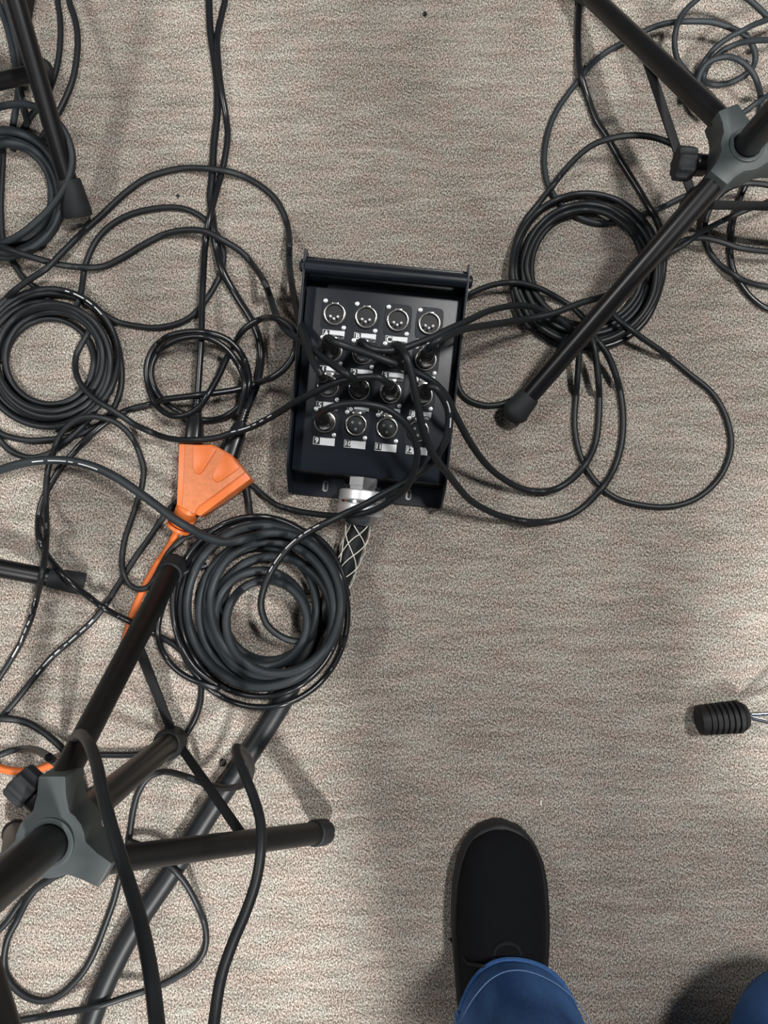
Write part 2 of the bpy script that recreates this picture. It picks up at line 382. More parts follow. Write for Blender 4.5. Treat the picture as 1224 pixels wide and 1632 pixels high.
def printing(cable, pts, r, a, b, side=0.0, seed=1, w=0.00055, dash=(0.004, 0.014), gap=(0.002, 0.006)):
    """white printed line of lettering along the jacket between two pixels"""
    i0 = nearest(pts, *a); lo_ = max(0, i0-90); i1 = lo_+nearest(pts[lo_:i0+90], *b); i0, i1 = sorted((i0, i1))
    seg = np.asarray(pts[i0:i1+1])
    if len(seg) < 4: return
    T, N, B = frames(seg); L = np.concatenate([[0], np.cumsum(np.linalg.norm(np.diff(seg, axis=0), axis=1))]); rng = random.Random(seed)
    V = []; F = []; s = 0.0
    while s < L[-1]-0.003:
        e = min(s+rng.uniform(*dash), L[-1]); tt = np.linspace(s, e, 5); k = len(V)
        for t in tt:
            c = np.array([np.interp(t, L, seg[:, d]) for d in range(3)]); tg = np.array([np.interp(t, L, T[:, d]) for d in range(3)])
            nn = np.cross(tg, [0, 0, 1.0]); nn /= np.linalg.norm(nn); up = np.cross(nn, tg)
            for sg in (-1, 1):
                th = side+sg*w/r; V.append(c+(r+0.00012)*(math.sin(th)*nn+math.cos(th)*up))
        F += [(k+2*q, k+2*q+1, k+2*q+3, k+2*q+2) for q in range(len(tt)-1)]
        s = e+rng.uniform(*gap)
    mk('printed_lettering', (V, F), M['print'], cable)
CG = 'black cables lying over the carpet'
def cable(wp, r, label, name='microphone_cable', cat='cable', m='rubber', group=CG, step=4.0, k=10):
    wp = list(wp)
    for end in (0, 1):                                       # cables that leave the picture go on across the floor
        a, b = (wp[0], wp[1]) if end == 0 else (wp[-1], wp[-2])
        if not (-5 < a[0] < 1229 and -5 < a[1] < 1637) and (len(a) < 3 or a[2] is None or a[2] < 0.1):
            d = np.array([a[0]-b[0], a[1]-b[1]], float); d /= np.linalg.norm(d); n = np.array([-d[1], d[0]])*(1 if (len(wp) % 2) else -1)
            ext = [tuple(np.array(a[:2])+d*q+n*w_) for q, w_ in ((90, 8), (190, 30), (300, 45), (420, 30), (540, 0))]
            wp = ext[::-1]+wp if end == 0 else wp+ext
    pts = route(wp, r, step)
    o = mk(name, tube(pts, r, k), M[m], origin=pts[0]); tag(o, label, cat, group); return o, pts
PT = 0.085                                                 # plugs lean a little towards the rear of the box
def plug(cab, i, j, shell='nickel', tip=0.055):
    """cable plug standing in socket (i, j)"""
    a, b = panel_world(i, j, 0), panel_world(i, j, 1, 0, PT)
    if shell == 'black': sh = 'tube'
    else: sh = shell
    pl = mk('plug', along(a, b, [(0.0012, 0.0078), (0.0036, 0.0084), (0.020, 0.0084), (0.0225, 0.0076), (0.026, 0.0068)], 24), M[sh], cab)
    mk('boot', along(a, b, [(0.0245, 0.0066), (0.027, 0.0068), (0.030, 0.0064), (0.040, 0.0056), (0.0405, 0.0051), (0.049, 0.0046), (tip, 0.0040)], 20), M['cap_black'], pl)
def tipwp(i, j, h, du=0, dv=0):
    p = panel_world(i, j, h, 0, PT*h); u, v = proj(p); return (u+du, v+dv, p[2])
def B_(*rows): return list(rows)

# --- the multicore (first: everything else lies on it)
MC = []
fr = [(-0.003, -0.103, 0.026), (-0.003, -0.128, 0.0255), (-0.0035, -0.140, 0.025)]
front = [np.array(SBW @ Vector(q)) for q in fr]
mwp = [(*proj(front[2]), front[2][2])]+[(571, 845, 0.022), (562, 875, 0.019), (548, 912, 0.016), (528, 955, 0.013), (503, 1003, 0.011), (478, 1060, 0.011), (452, 1115, 0.011), (405, 1190, 0.011), (340, 1286, 0.011), (272, 1392, 0.011), (213, 1480, 0.011), (168, 1568, 0.011), (138, 1650, 0.011), (115, 1750, 0.011)]
mpts = route(mwp, 0.0105)
mc = empty('multicore_cable', (front[2][0], front[2][1], 0), 0, 'thick black multicore cable plugged into the stage box with wire mesh grip', 'cable')
mk('jacket', tube(mpts, 0.0102, 20), M['rubber'], mc)
a0, b0 = np.array(SBW @ Vector((-0.003, -0.098, 0.0262))), np.array(SBW @ Vector((-0.0042, -0.20, 0.0245)))
cn = mk('connector', along(a0, b0, [(0.0, 0.0190), (0.0085, 0.0190), (0.0087, 0.0175), (0.0125, 0.0175)], 8), M['chrome'], mc, ang=20)
def knurl(t0, t1, r, k=72):
    prof = [(t0, r-0.001), (t0+0.0008, r), (t1-0.0008, r), (t1, r-0.001)]
    n = 9; prof = [(t0, r-0.0012)]+[(t0+0.0008+(t1-t0-0.0016)*q/n, r) for q in range(n+1)]+[(t1, r-0.0012)]
    V, F = along(a0, b0, prof, k); V = np.array(V); ax = (b0-a0)/np.linalg.norm(b0-a0)
    for q in range(1, len(prof)-1):
        for jj in range(k):
            if (q+jj) % 2: i = q*k+jj; c = a0+ax*((V[i]-a0) @ ax); V[i] = c+(V[i]-c)*(1-0.00045/r)
    return V, F
mk('knurled_ring', knurl(0.0125, 0.0235, 0.0232), M['knurl'], cn, ang=60)
mk('ring_groove', along(a0, b0, [(0.0232, 0.0215), (0.0262, 0.0215)], 32), M['chrome'], cn)
mk('knurled_ring', knurl(0.0258, 0.0375, 0.0229), M['knurl'], cn, ang=60)
mk('clamp_nut', along(a0, b0, [(0.0370, 0.0165), (0.0440, 0.0155), (0.0470, 0.0125)], 24), M['dull_silver'], cn)
T_, N_, B__ = frames(mpts); Lm = np.concatenate([[0], np.cumsum(np.linalg.norm(np.diff(mpts, axis=0), axis=1))])
i_end = nearest(mpts, 540, 930)
for hand in (-1, 1):
    for q in range(5):
        hp = []
        for i in range(0, i_end+1):
            t = Lm[i]/Lm[i_end]; rr = 0.0128-0.0014*t+0.0006*math.sin(9*t+q)
            th = 2*math.pi*q/5+hand*(Lm[i]/0.062)*2*math.pi*0.5+0.25*math.sin(7*t+2*q)
            hp.append(mpts[i]+rr*(math.cos(th)*N_[i]+math.sin(th)*B__[i]))
        hp = np.array(hp); hp[:, 2] = np.maximum(hp[:, 2], 0.0012)
        mk('mesh_wire', tube(hp, 0.00058, 5), M['wire'], mc)

# --- orange extension cord and its three-way splitter
SP = lambda u, v, h: P(u, v, h)
oc = empty('extension_cord', tuple(P(300, 790, 0)), 0, 'orange extension cord ending in a fan shaped three outlet splitter', 'extension cord')
def pprism(px, z0, z1, ztop=None):
    z = ztop or z1; a = [P(u, v, z) for u, v in px]; return prism([(q[0], q[1]) for q in a], z0, z1)
ZT = 0.034
body = mk('splitter_body', pprism([(284.8, 707), (338, 707), (370, 725), (400, 763), (318.6, 823), (281, 805)], 0.009, ZT), M['orange'], oc, bevel=0.002)
mk('raised_plate', pprism([(295, 708), (336.5, 708), (369, 727), (390, 753), (314, 809), (310, 819), (288.5, 808), (290.5, 798)], ZT-0.001, ZT+0.0028), M['orange_dirty'], body, bevel=0.0009)
mk('outlet_pad', pprism([(307, 709), (307.5, 746), (311, 754), (316, 756.5), (321.5, 753), (345, 716), (337, 709)], ZT, ZT+0.0044, ZT+0.004), M['orange'], body, bevel=0.0012)
mk('outlet_pad', pprism([(357, 722), (338.5, 756), (339, 764), (345, 769), (352, 767), (382, 745.5), (370, 728)], ZT, ZT+0.0044, ZT+0.004), M['orange'], body, bevel=0.0012)
n0, n1 = P(300.5, 812, 0.021), P(284, 842, 0.016); nd = np.linalg.norm(n1-n0)
nk = mk('strain_relief', along(n0, n1, [(-0.004, 0.0125), (0.0, 0.0128), (0.010, 0.0112), (nd-0.003, 0.0098), (nd-0.002, 0.0090)], 24), M['orange'], oc)
mk('relief_flange', along(n0, n1, [(nd-0.0025, 0.0125), (nd, 0.0128), (nd+0.0015, 0.0115)], 24), M['orange'], nk)
ew = [(284, 843, 0.0155), (276, 860, 0.010), (264, 880), (249, 902), (231, 935), (214, 972), (203, 1010), (194, 1045), (178, 1095), (152, 1150), (128, 1188), (108, 1205), (80, 1219), (50, 1229), (15, 1228), (-40, 1215), (-120, 1230)]
epts = route(ew, 0.0039)
mk('cord', tube(epts, 0.0039, 12), M['orange_cord'], oc)

# --- the right-hand tangle
R_ = 0.0031
cable([(1260, 250), (1180, 285), (1100, 309), (1042, 336), (980, 354), (955, 356), (930, 350), (907, 337), (887, 317), (875, 298), (868, 270), (868, 240), (875, 205), (888, 175), (905, 150), (920, 131), (945, 100), (968, 82), (990, 70), (1018, 54), (1048, 41), (1078, 35, 0.02), (1108, 34, 0.024), (1138, 36, 0.024), (1168, 46, 0.022), (1188, 57, 0.02), (1200, 75, 0.016), (1204, 92, 0.012), (1198, 110), (1183, 122), (1163, 132), (1138, 135), (1122, 128), (1128, 105), (1150, 82), (1175, 70), (1200, 65), (1245, 64)], R_,
      'black cable sweeping from under the round coil to the top right curls', m='rubber_grey')
cable([(926, -40), (924, 0), (922, 30), (921, 62), (923, 105), (929, 132), (938, 160), (950, 192), (968, 220), (988, 255), (1005, 282), (1020, 306), (1033, 328), (1045, 347), (1056, 380), (1058, 420), (1048, 470), (1025, 515), (985, 545), (930, 556), (880, 545), (845, 515), (825, 470), (817, 430)], 0.0036,
      'dark glossy cable running down from the upper tripod leg into the right coil', m='vinyl')
# the round coil under the right tripod leg
cable([(1113, 265, 0.055), (1098, 250, 0.055), (1083, 237, 0.052), (1058, 224, 0.048), (1030, 217, 0.044), (1000, 216, 0.04), (968, 222, 0.036), (943, 232, 0.03), (918, 252, 0.022), (898, 274, 0.014), (878, 300), (858, 325), (838, 350), (824, 380), (816, 415), (816, 455), (826, 495), (848, 525)]
      + coil(935, 430, 122, 124, 5.86, 7, a0=2.25, lo=0.70, hi=0.97, cw=-1, jit=0.03, n=20, order=[0.99])+[(848, 458), (866, 485), (893, 508), (920, 525), (950, 545)], R_,
      'black cable wound into the neat round coil under the right tripod leg')
cable([(970, 480), (978, 501), (1013, 531), (1057, 562), (1101, 598), (1136, 628), (1158, 668), (1165, 712), (1150, 756), (1114, 792), (1070, 807), (1022, 805), (978, 792), (947, 765), (925, 726), (916, 681), (919, 620), (923, 562), (925, 530)], R_,
      'black cable making the wide rightmost loop on bare carpet below the round coil')
cable([(1300, 20), (1262, 8), (1224, -10), (1224, 28, 0.03), (1206, 10, 0.032), (1190, -3, 0.034), (1165, -14, 0.034), (1130, -14, 0.032), (1108, 2, 0.03), (1088, 22, 0.03), (1078, 45, 0.030), (1075, 70, 0.026), (1080, 95, 0.02), (1093, 113, 0.012), (1112, 132), (1140, 160), (1170, 190)][3:], 0.0030,
      'black cable looping over the frame top in the upper right corner', m='rubber_grey')
cable([(1260, 18), (1224, 31), (1200, 40), (1183, 49), (1163, 59), (1138, 78), (1118, 105), (1108, 124), (1112, 145), (1135, 175)], 0.0029,
      'thin black cable slanting from the top right edge to behind the tripod leg', m='rubber_grey')
cable([(1112, 140), (1114, 122), (1126, 102), (1143, 93), (1163, 91), (1183, 99), (1200, 117), (1210, 142), (1213, 170), (1208, 205), (1190, 240)], 0.0030,
      'small black cable curl just above the right tripod hub', m='rubber_grey')
cable([(1270, 125), (1224, 152), (1203, 166), (1188, 177), (1150, 200)], 0.0029, 'short stretch of black cable passing behind the right tripod hub', m='rubber_grey')
cable([(1270, 492), (1224, 492), (1200, 477), (1183, 457), (1169, 432), (1164, 405), (1165, 375), (1170, 345), (1183, 307), (1195, 282), (1215, 240)], 0.0033,
      'black cable dropping from behind the right tripod hub to the right edge', m='vinyl')
cable([(1270, 308, 0.03), (1224, 295, 0.028), (1190, 292, 0.024), (1168, 297, 0.022), (1148, 310, 0.018), (1133, 330, 0.014), (1125, 350), (1124, 375), (1130, 400), (1145, 420), (1168, 437), (1193, 450), (1224, 457), (1275, 460)], 0.0030,
      'black cable in an open C shaped loop at the right edge below the hub')
cable([(1040, 425), (1066, 402), (1088, 384, 0.014), (1118, 379, 0.02), (1148, 385, 0.022), (1178, 395, 0.022), (1224, 401, 0.02), (1280, 402, 0.018)], 0.0029, 'thin black cable running from the round coil straight to the right edge')
cable([(1020, 440), (1058, 410), (1093, 388), (1118, 370), (1155, 350), (1188, 335), (1224, 322), (1280, 300)], 0.0030, 'black cable slanting up from the round coil to the right edge')

# --- behind and beside the box
cable([(935, 512), (915, 492), (894, 478), (858, 459), (819, 450), (779, 456), (744, 474), (736, 500), (733, 540), (728, 590), (732, 620), (745, 636), (775, 646), (805, 642), (835, 626), (865, 595), (890, 560), (905, 535)], R_,
      'black cable emerging from behind the right side of the stage box', m='rubber')

# --- left group
cable([(92, -40), (92, 0), (96, 32), (96, 70), (91, 105), (82, 135), (70, 160), (50, 185), (36, 208), (20, 240)], 0.0031, 'black cable beside the upper left tripod leg, the nearer of two')
cable([(108, -40), (110, 0), (120, 32), (124, 62), (122, 95), (115, 130), (102, 162), (88, 188), (70, 215), (52, 250)], 0.0033, 'black cable bowing furthest out from the upper left tripod leg')
cable([(2, -40), (8, 0), (20, 45), (28, 88), (32, 125), (28, 155), (22, 192), (15, 230)], 0.0034, 'black cable just left of the upper left tripod leg', m='rubber_grey')
cable([(-12, -40), (-4, 0), (11, 45), (21, 88), (26, 122), (34, 160), (44, 200)], 0.0030, 'black cable at the far top left beside the tripod leg', m='rubber_grey')
# second arc cable, runs under the top left coil to socket 6
wp6 = [(-30, 380), (15, 398), (52, 410), (91, 421), (131, 426), (163, 425), (196, 410), (229, 390), (261, 374), (294, 367), (327, 369), (350, 380), (385, 402), (405, 425), (420, 447), (430, 472, 0.012), (440, 502, 0.036), (455, 525, 0.062), (477, 542, 0.085), (505, 562, 0.108), (532, 582, 0.124), (555, 598, 0.133), tipwp(1, 2, 0.060, -3, -1), tipwp(1, 2, 0.053)]
# left big coil
c2 = coil(80, 575, 113, 113, 8.0, 11, a0=3.14, lo=0.60, hi=0.99, jit=0.035, n=18)
cable([(95, 500), (75, 475), (55, 457), (40, 445), (25, 425), (8, 395), (2, 340), (3, 290), (5, 255), (4, 225), (0, 205)], 0.0030, 'short black cable between the two coils at the left edge')
cable([(-40, 640), (-15, 676), (0, 690), (37, 701), (85, 700), (125, 692), (165, 672), (190, 630), (193, 580), (175, 520), (130, 480), (80, 468), (30, 480), (-10, 520), (-35, 580), (-30, 650), (0, 702), (20, 720), (45, 729), (70, 726), (88, 717), (112, 697), (140, 670), (165, 630)], 0.0033,
      'black cable sagging in two loops below the left coil')
cable([(118, 500), (125, 480), (130, 462), (137, 420), (160, 375), (200, 345), (250, 332), (290, 332), (320, 345), (345, 372), (356, 400), (354, 430), (340, 460), (315, 495), (290, 513), (250, 522), (215, 519), (185, 512), (165, 500), (150, 490)], 0.0032,
      'black cable making the wide open loop above the left edge coil')
o, p = cable(c2, 0.0032, 'black cable wound in the coil at the middle left edge')
printing(o, p, 0.0032, (105, 475), (160, 510), 0.2)
# top left coil
wp5 = coil(10, 312, 101, 110, 5.0, 5, a0=3.14, lo=0.70, hi=1.0, jit=0.03, n=18)
o, p = cable(wp5, 0.0037, 'black cable wound in the coil at the upper left edge', m='rubber_grey')
cable([(-30, 180), (0, 170, 0.03), (25, 166, 0.04), (50, 168, 0.05), (72, 177, 0.055), (90, 192, 0.055), (106, 216, 0.05), (115, 245, 0.046), (114, 270, 0.042), (104, 298, 0.038), (86, 325, 0.034), (62, 350, 0.03), (35, 372, 0.026), (5, 388, 0.02), (-30, 395, 0.012)], 0.0037,
      'black cable loop passing over the upper left tripod leg', m='rubber_grey')

# cable 5: big arc over to socket 5
wp = [(-20, 500), (5, 481), (20, 466), (45, 447), (75, 427), (100, 402), (135, 367), (165, 340), (190, 316), (212, 298), (235, 283), (258, 275), (280, 270), (306, 268), (332, 269), (357, 272), (387, 281), (420, 300), (442, 322), (457, 355), (461, 380), (461, 415, 0.010), (465, 452, 0.032), (472, 490, 0.06), (480, 522, 0.085), (490, 553, 0.106), (501, 580, 0.122), (510, 594, 0.132), tipwp(0, 2, 0.060, -2, -3), tipwp(0, 2, 0.053)]
# long cords from the top to the splitter
pcA, ptA = cable([(330, -60), (333, 0), (335, 49), (341, 92), (346, 137), (346, 183), (341, 229), (338, 283), (335, 315), (339, 348), (344, 390), (355, 432), (378, 474), (401, 511), (412, 538), (416, 567), (411, 607), (401, 634, 0.014), (390, 660, 0.02), (386, 668, 0.021)], 0.0040,
      'black power cord from the top edge curving to the second splitter outlet', name='power_cord', cat='power cord', m='vinyl', group='power cords in the splitter')
pcB, ptB = cable([(363, -60), (359, 0), (353, 26), (347, 59), (348, 98), (353, 144), (361, 190), (363, 216), (358, 255), (346, 303), (334, 348), (327, 392), (324, 440, 0.016), (322, 489, 0.02), (321, 538, 0.024), (318, 587, 0.024), (315, 632, 0.022), (314, 645, 0.021)], 0.0034,
      'black power cord running straight down from the top edge to the first splitter outlet', name='power_cord', cat='power cord', m='vinyl', group='power cords in the splitter')
o6, p6 = cable(wp6, 0.0034, 'black cable from the upper left coil, middle arc, ending in socket 6'); plug(o6, 1, 2, 'black')
o5, p5 = cable(wp, 0.0034, 'black cable in the highest wide arc left of the box, ending in socket 5'); plug(o5, 0, 2, 'dull_silver')

# cable 9: from socket 9 round over the connector, under the splitter and away to lower left
r9 = 0.0032
o9, p9 = cable([tipwp(0, 3, 0.053), tipwp(0, 3, 0.060, 2, -2), (522, 652, 0.134), (540, 646, 0.138), (562, 643, 0.14), (590, 645, 0.14), (618, 653, 0.136), (646, 675, 0.128), (661, 701, 0.118), (665, 726, 0.108), (659, 754, 0.096), (646, 779, 0.082), (618, 801, 0.066), (590, 815, 0.055), (551, 822, 0.044), (509, 820, 0.025), (468, 813, 0.010), (440, 804), (418, 788), (402, 774), (388, 766, 0.0035), (350, 775, 0.0035), (305, 790, 0.0035), (277, 805, 0.0035), (260, 825), (240, 855), (215, 890), (190, 930), (165, 968), (147, 990), (114, 1020), (82, 1048), (49, 1087), (20, 1123), (-10, 1155)], r9,
      'black cable plugged into socket 9, passing under the orange splitter to the lower left'); plug(o9, 0, 3, 'nickel')
printing(o9, p9, r9, (150, 985), (60, 1072), -0.1, 3)
# X1: glossy cable with the two-turn loop above the splitter
X1 = [(163, 1203), (222, 1202), (261, 1194), (288, 1179), (307, 1153), (319, 1120), (319, 1087), (304, 1055), (278, 1028), (248, 1011), (214, 994), (167, 970), (140, 950, 0.016), (120, 935, 0.029), (98, 913, 0.032), (75, 885, 0.012), (63, 860), (61, 830), (67, 800), (82, 770), (100, 742), (115, 724), (140, 697), (167, 675), (191, 659), (215, 650), (232, 646), (261, 637), (298, 632), (337, 627), (376, 621), (413, 610), (438, 599), (457, 583), (469, 562), (472, 543), (467, 526), (450, 511), (430, 506), (408, 512), (386, 528), (374, 548), (362, 570), (347, 602), (332, 628), (318, 648), (300, 660), (275, 663), (250, 647), (237, 617), (234, 585), (243, 558), (265, 538), (300, 529), (335, 531), (365, 543), (388, 570), (397, 605), (390, 635), (370, 657), (342, 669), (316, 668), (290, 658), (262, 640), (245, 615), (241, 588), (252, 562), (282, 542), (325, 537), (356, 552), (378, 578), (390, 610), (386, 640), (380, 660)]
cable([(110, 1204)]+X1, 0.0033, 'glossy black cable snaking from the two turn loop above the splitter to lower left', m='vinyl')
# X2: hangs from the left coil, round, and into the centre coil
o, p = cable([(-30, 1125), (0, 1079), (29, 1032), (46, 995), (58, 955, 0.016), (62, 938, 0.034), (67, 915, 0.048), (71, 890, 0.036), (74, 855, 0.012), (74, 835), (73, 790), (77, 745), (85, 722), (92, 700), (107, 680), (127, 667), (150, 664), (175, 669), (195, 681), (212, 700), (222, 722), (229, 747), (227, 772), (220, 797), (210, 827), (200, 857), (195, 885), (196, 910), (205, 930), (220, 939), (235, 936), (247, 922), (257, 902), (272, 877), (295, 857), (325, 848), (360, 840), (410, 832), (460, 838), (510, 860), (540, 900), (555, 950)], 0.0030,
      'black cable hanging in a long U shaped loop left of the orange cord', m='rubber')
printing(o, p, 0.0030, (60, 950), (22, 1045), 0.2, 5, dash=(0.006, 0.016))
# flat strap from under the splitter into the coil
cable([(380, 755, 0.004), (391, 772, 0.005), (396, 798), (400, 822), (415, 850)], 0.0034, 'short black cable showing between the orange splitter and the centre coil')
# thin cable turns beneath the centre coil
o, p = cable(coil(415, 972, 128, 138, 3.1, 21, a0=2.4, lo=0.93, hi=1.10, jit=0.05, n=18, cw=-1)+[(300, 1080), (270, 1055), (252, 1015), (262, 960), (290, 915), (330, 900)], 0.0031,
      'thin black cable wound loosely under the thick centre coil', m='vinyl')
# thick cable with the centre coil
c3lead = [(-40, 764), (0, 749, 0.012), (25, 741, 0.018), (55, 735, 0.022), (87, 733, 0.026), (120, 736, 0.028), (155, 746, 0.030), (187, 762, 0.032), (220, 784, 0.034), (250, 806, 0.037), (282, 830, 0.040), (306, 844, 0.038), (330, 856, 0.034), (355, 868, 0.030)]
c3 = coil(426, 974, 131, 140, 9.0, 33, a0=-1.62, lo=0.43, hi=0.98, jit=0.09, n=20, order=[0.90])
c3 = [(q[0], q[1]) for q in c3][::-1]
o3, p3 = cable(c3+[(c3[-1][0]+8, c3[-1][1]-12)][:0]+[(392, 858, 0.050), (362, 864, 0.050), (332, 857, 0.046)]+c3lead[::-1][2:], 0.0044, 'thick charcoal cable wound in the big centre coil, its lead crossing the orange cord', m='rubber_grey', k=14)
printing(o3, p3, 0.0044, (55, 735), (157, 748), -0.3, 2, dash=(0.004, 0.022))
# cable 8: socket 8, over the edge of the box and onto the coil
o8, p8 = cable([tipwp(3, 2, 0.053), tipwp(3, 2, 0.060, 4, 0), (692, 617, 0.128), (704, 631, 0.122), (714, 654, 0.112), (715, 682, 0.105), (707, 709, 0.098), (684, 740, 0.086), (657, 762, 0.076), (612, 787, 0.064), (579, 805, 0.060), (551, 818, 0.053), (514, 836, 0.056), (481, 855, 0.053), (455, 878, 0.060), (432, 911, 0.053), (419, 943, 0.050), (416, 966, 0.044), (426, 996, 0.040), (449, 1015, 0.038), (475, 1022, 0.034), (493, 1018, 0.026), (507, 1000, 0.016), (512, 975, 0.012)], 0.0034,
      'black cable from socket 8 curling over the silver connector onto the centre coil'); plug(o8, 3, 2, 'nickel')
printing(o8, p8, 0.0034, (510, 838), (432, 911), 0.3, 4); printing(o8, p8, 0.0034, (706, 640), (714, 690), -0.3, 6)
# cable 7
o7, p7 = cable([tipwp(2, 2, 0.053), tipwp(2, 2, 0.060, -5, -1), (606, 602, 0.130), (585, 601, 0.127), (560, 604, 0.122), (535, 610, 0.116), (502, 625, 0.104), (470, 641, 0.088), (440, 660, 0.066), (400, 681, 0.047), (370, 690, 0.043), (344, 698, 0.043), (316, 701, 0.043), (288, 701, 0.034), (262, 697, 0.020), (237, 687), (212, 675), (191, 661), (170, 648), (150, 635), (130, 614), (122, 597), (120, 580), (122, 565), (128, 552), (138, 535, 0.006), (150, 515, 0.006)], 0.0032,
      'black cable from socket 7 crossing both splitter plugs to the left coil'); plug(o7, 2, 2, 'nickel')
printing(o7, p7, 0.0032, (372, 690), (437, 662), 0.1, 8)
# right-hand plugs
o4, p4 = cable([tipwp(3, 1, 0.053), tipwp(3, 1, 0.060, 4, -3), (700, 541, 0.132), (718, 533, 0.122), (739, 525, 0.110), (765, 520, 0.094), (792, 516, 0.078), (836, 509, 0.053), (880, 500, 0.044), (925, 483, 0.036), (964, 472, 0.028), (990, 462, 0.02)], 0.0034,
      'black cable from socket 4, the lower of two leading right to the coil'); plug(o4, 3, 1, 'nickel')
o2, p2 = cable([tipwp(1, 1, 0.053), tipwp(1, 1, 0.060, 4, 1), (590, 555, 0.132), (615, 559, 0.128), (640, 556, 0.126), (665, 547, 0.122), (690, 537, 0.117), (715, 525, 0.110), (746, 511, 0.098), (775, 497, 0.082), (800, 490, 0.066), (823, 487, 0.054), (845, 489, 0.044), (867, 496, 0.036), (890, 508, 0.030), (908, 524, 0.022), (918, 540, 0.010)], 0.0032,
      'black cable from socket 2, the upper of two leading right to the coil'); plug(o2, 1, 1, 'dull_silver')
o1, p1 = cable([tipwp(0, 1, 0.053), tipwp(0, 1, 0.060, 4, 0), (532, 544, 0.138), (552, 552, 0.136), (576, 560, 0.136), (600, 569, 0.136), (630, 580, 0.132), (660, 592, 0.120), (690, 609, 0.112), (710, 630, 0.102), (725, 660, 0.090), (748, 703, 0.062), (768, 732, 0.044), (792, 756, 0.028), (836, 780, 0.010), (880, 781), (920, 756), (947, 712), (955, 650), (953, 598), (947, 555), (940, 528)], 0.0034,
      'black cable from socket 1 hanging in the inner loop right of the box'); plug(o1, 0, 1, 'black')
oo3, pp3 = cable([tipwp(2, 1, 0.053), tipwp(2, 1, 0.060, 5, 0), (645, 562, 0.144), (655, 592, 0.142), (665, 640, 0.132), (675, 687, 0.118), (692, 727, 0.100), (715, 757, 0.078), (748, 796, 0.046), (772, 811, 0.030), (797, 822, 0.018), (854, 832), (907, 822), (947, 792), (978, 748), (992, 695), (989, 628), (969, 567), (947, 536), (935, 515)], 0.0034,
      'black cable from socket 3 hanging in the outer loop right of the box'); plug(oo3, 2, 1, 'black')

# --- lower-left cables around the stand
cable([(-40, 1146), (0, 1145), (25, 1147), (50, 1155), (80, 1175), (105, 1200), (125, 1235), (140, 1280)], 0.0036, 'black cable arching in from the left edge above the orange cord')
oU, pU = cable([(-40, 1225), (0, 1203), (20, 1196), (38, 1193), (62, 1197), (82, 1210), (97, 1222, 0.02), (108, 1212, 0.08), (113, 1190, 0.17), (119, 1174, 0.26), (128, 1170, 0.31), (140, 1182, 0.345), (153, 1215, 0.37), (163, 1262, 0.39), (178, 1320, 0.405), (200, 1390, 0.42), (224, 1470, 0.44), (240, 1550, 0.455), (251, 1640, 0.47), (262, 1760, 0.50)], 0.0032,
      'black cable rising over the lower left tripod leg toward the bottom edge', m='rubber')
cable([(-30, 1500), (0, 1481), (15, 1464), (28, 1445), (47, 1424), (70, 1405), (100, 1392), (130, 1370)], 0.0031, 'black cable slipping under the lower left tripod hub at the left edge')
cable([(150, 1340), (120, 1375), (80, 1402), (57, 1418), (44, 1435), (27, 1468), (13, 1495), (7, 1525), (9, 1552), (23, 1574), (45, 1590), (70, 1595), (95, 1586), (117, 1567), (136, 1544), (152, 1514), (167, 1476), (182, 1434), (191, 1400), (200, 1372), (206, 1335), (213, 1290), (222, 1260), (238, 1238), (262, 1230), (295, 1237), (330, 1250, 0.022), (362, 1256, 0.05), (388, 1250, 0.09), (400, 1232, 0.13), (397, 1212, 0.18), (386, 1197, 0.22), (377, 1192, 0.25), (378, 1204, 0.275), (390, 1235, 0.29), (404, 1270, 0.30), (415, 1310, 0.31), (416, 1350, 0.318), (409, 1400, 0.325), (393, 1450, 0.333), (370, 1505, 0.343), (352, 1560, 0.352), (340, 1640, 0.365), (330, 1760, 0.39)], 0.0032,
      'black cable looping at the bottom left, then rising up past the tripod foot', m='rubber')
cable([(205, 1340), (235, 1352), (261, 1372), (290, 1400), (312, 1437), (327, 1477), (327, 1510), (312, 1536), (287, 1554), (254, 1571), (206, 1587), (154, 1604), (96, 1615), (33, 1626), (-30, 1638)], 0.0031,
      'black cable curving from under the right pointing tripod leg to the bottom left corner')

# plugs of the power cords
def cord_plug(cab, a, b, L, name='plug'):
    a = np.asarray(a); d = np.asarray(b)-a; d /= np.linalg.norm(d); up = np.array([0, 0, 1.0]); sd = np.cross(d, up); sd /= np.linalg.norm(sd)
    prof = [(0, .0050, .0050), (.004, .0062, .0058), (.010, .0078, .0076), (.018, .0086, .0092), (L*.75, .0088, .0098), (L, .0092, .0100)]
    V = []; F = []; k = 20
    for t, wd, ht in prof:
        for q in range(k):
            c, s = math.cos(2*math.pi*q/k), math.sin(2*math.pi*q/k); e = 0.6
            V.append(a+d*t+sd*wd*abs(c)**e*(1 if c > 0 else -1)+up*ht*abs(s)**e*(1 if s > 0 else -1))
    for i in range(len(prof)-1):
        for q in range(k): F.append((i*k+q, i*k+(q+1) % k, (i+1)*k+(q+1) % k, (i+1)*k+q))
    F += [tuple(range(k))[::-1], tuple((len(prof)-1)*k+q for q in range(k))]
    pl = mk(name, (V, F), M['vinyl'], cab, ang=50)
    rp = []
    for q in range(4): t = -0.0125+q*0.0032; rp += [(t, 0.0048+0.0002*q), (t+0.0019, 0.0050+0.0002*q), (t+0.0019, 0.0038), (t+0.0032, 0.0038)]
    mk('strain_relief', along(a, a+d, rp, 16), M['vinyl'], pl)
cord_plug(pcB, P(313, 657, 0.022), P(308, 712, 0.022), 0.036)
cord_plug(pcA, P(385, 672, 0.022), P(366, 727, 0.022), 0.036)

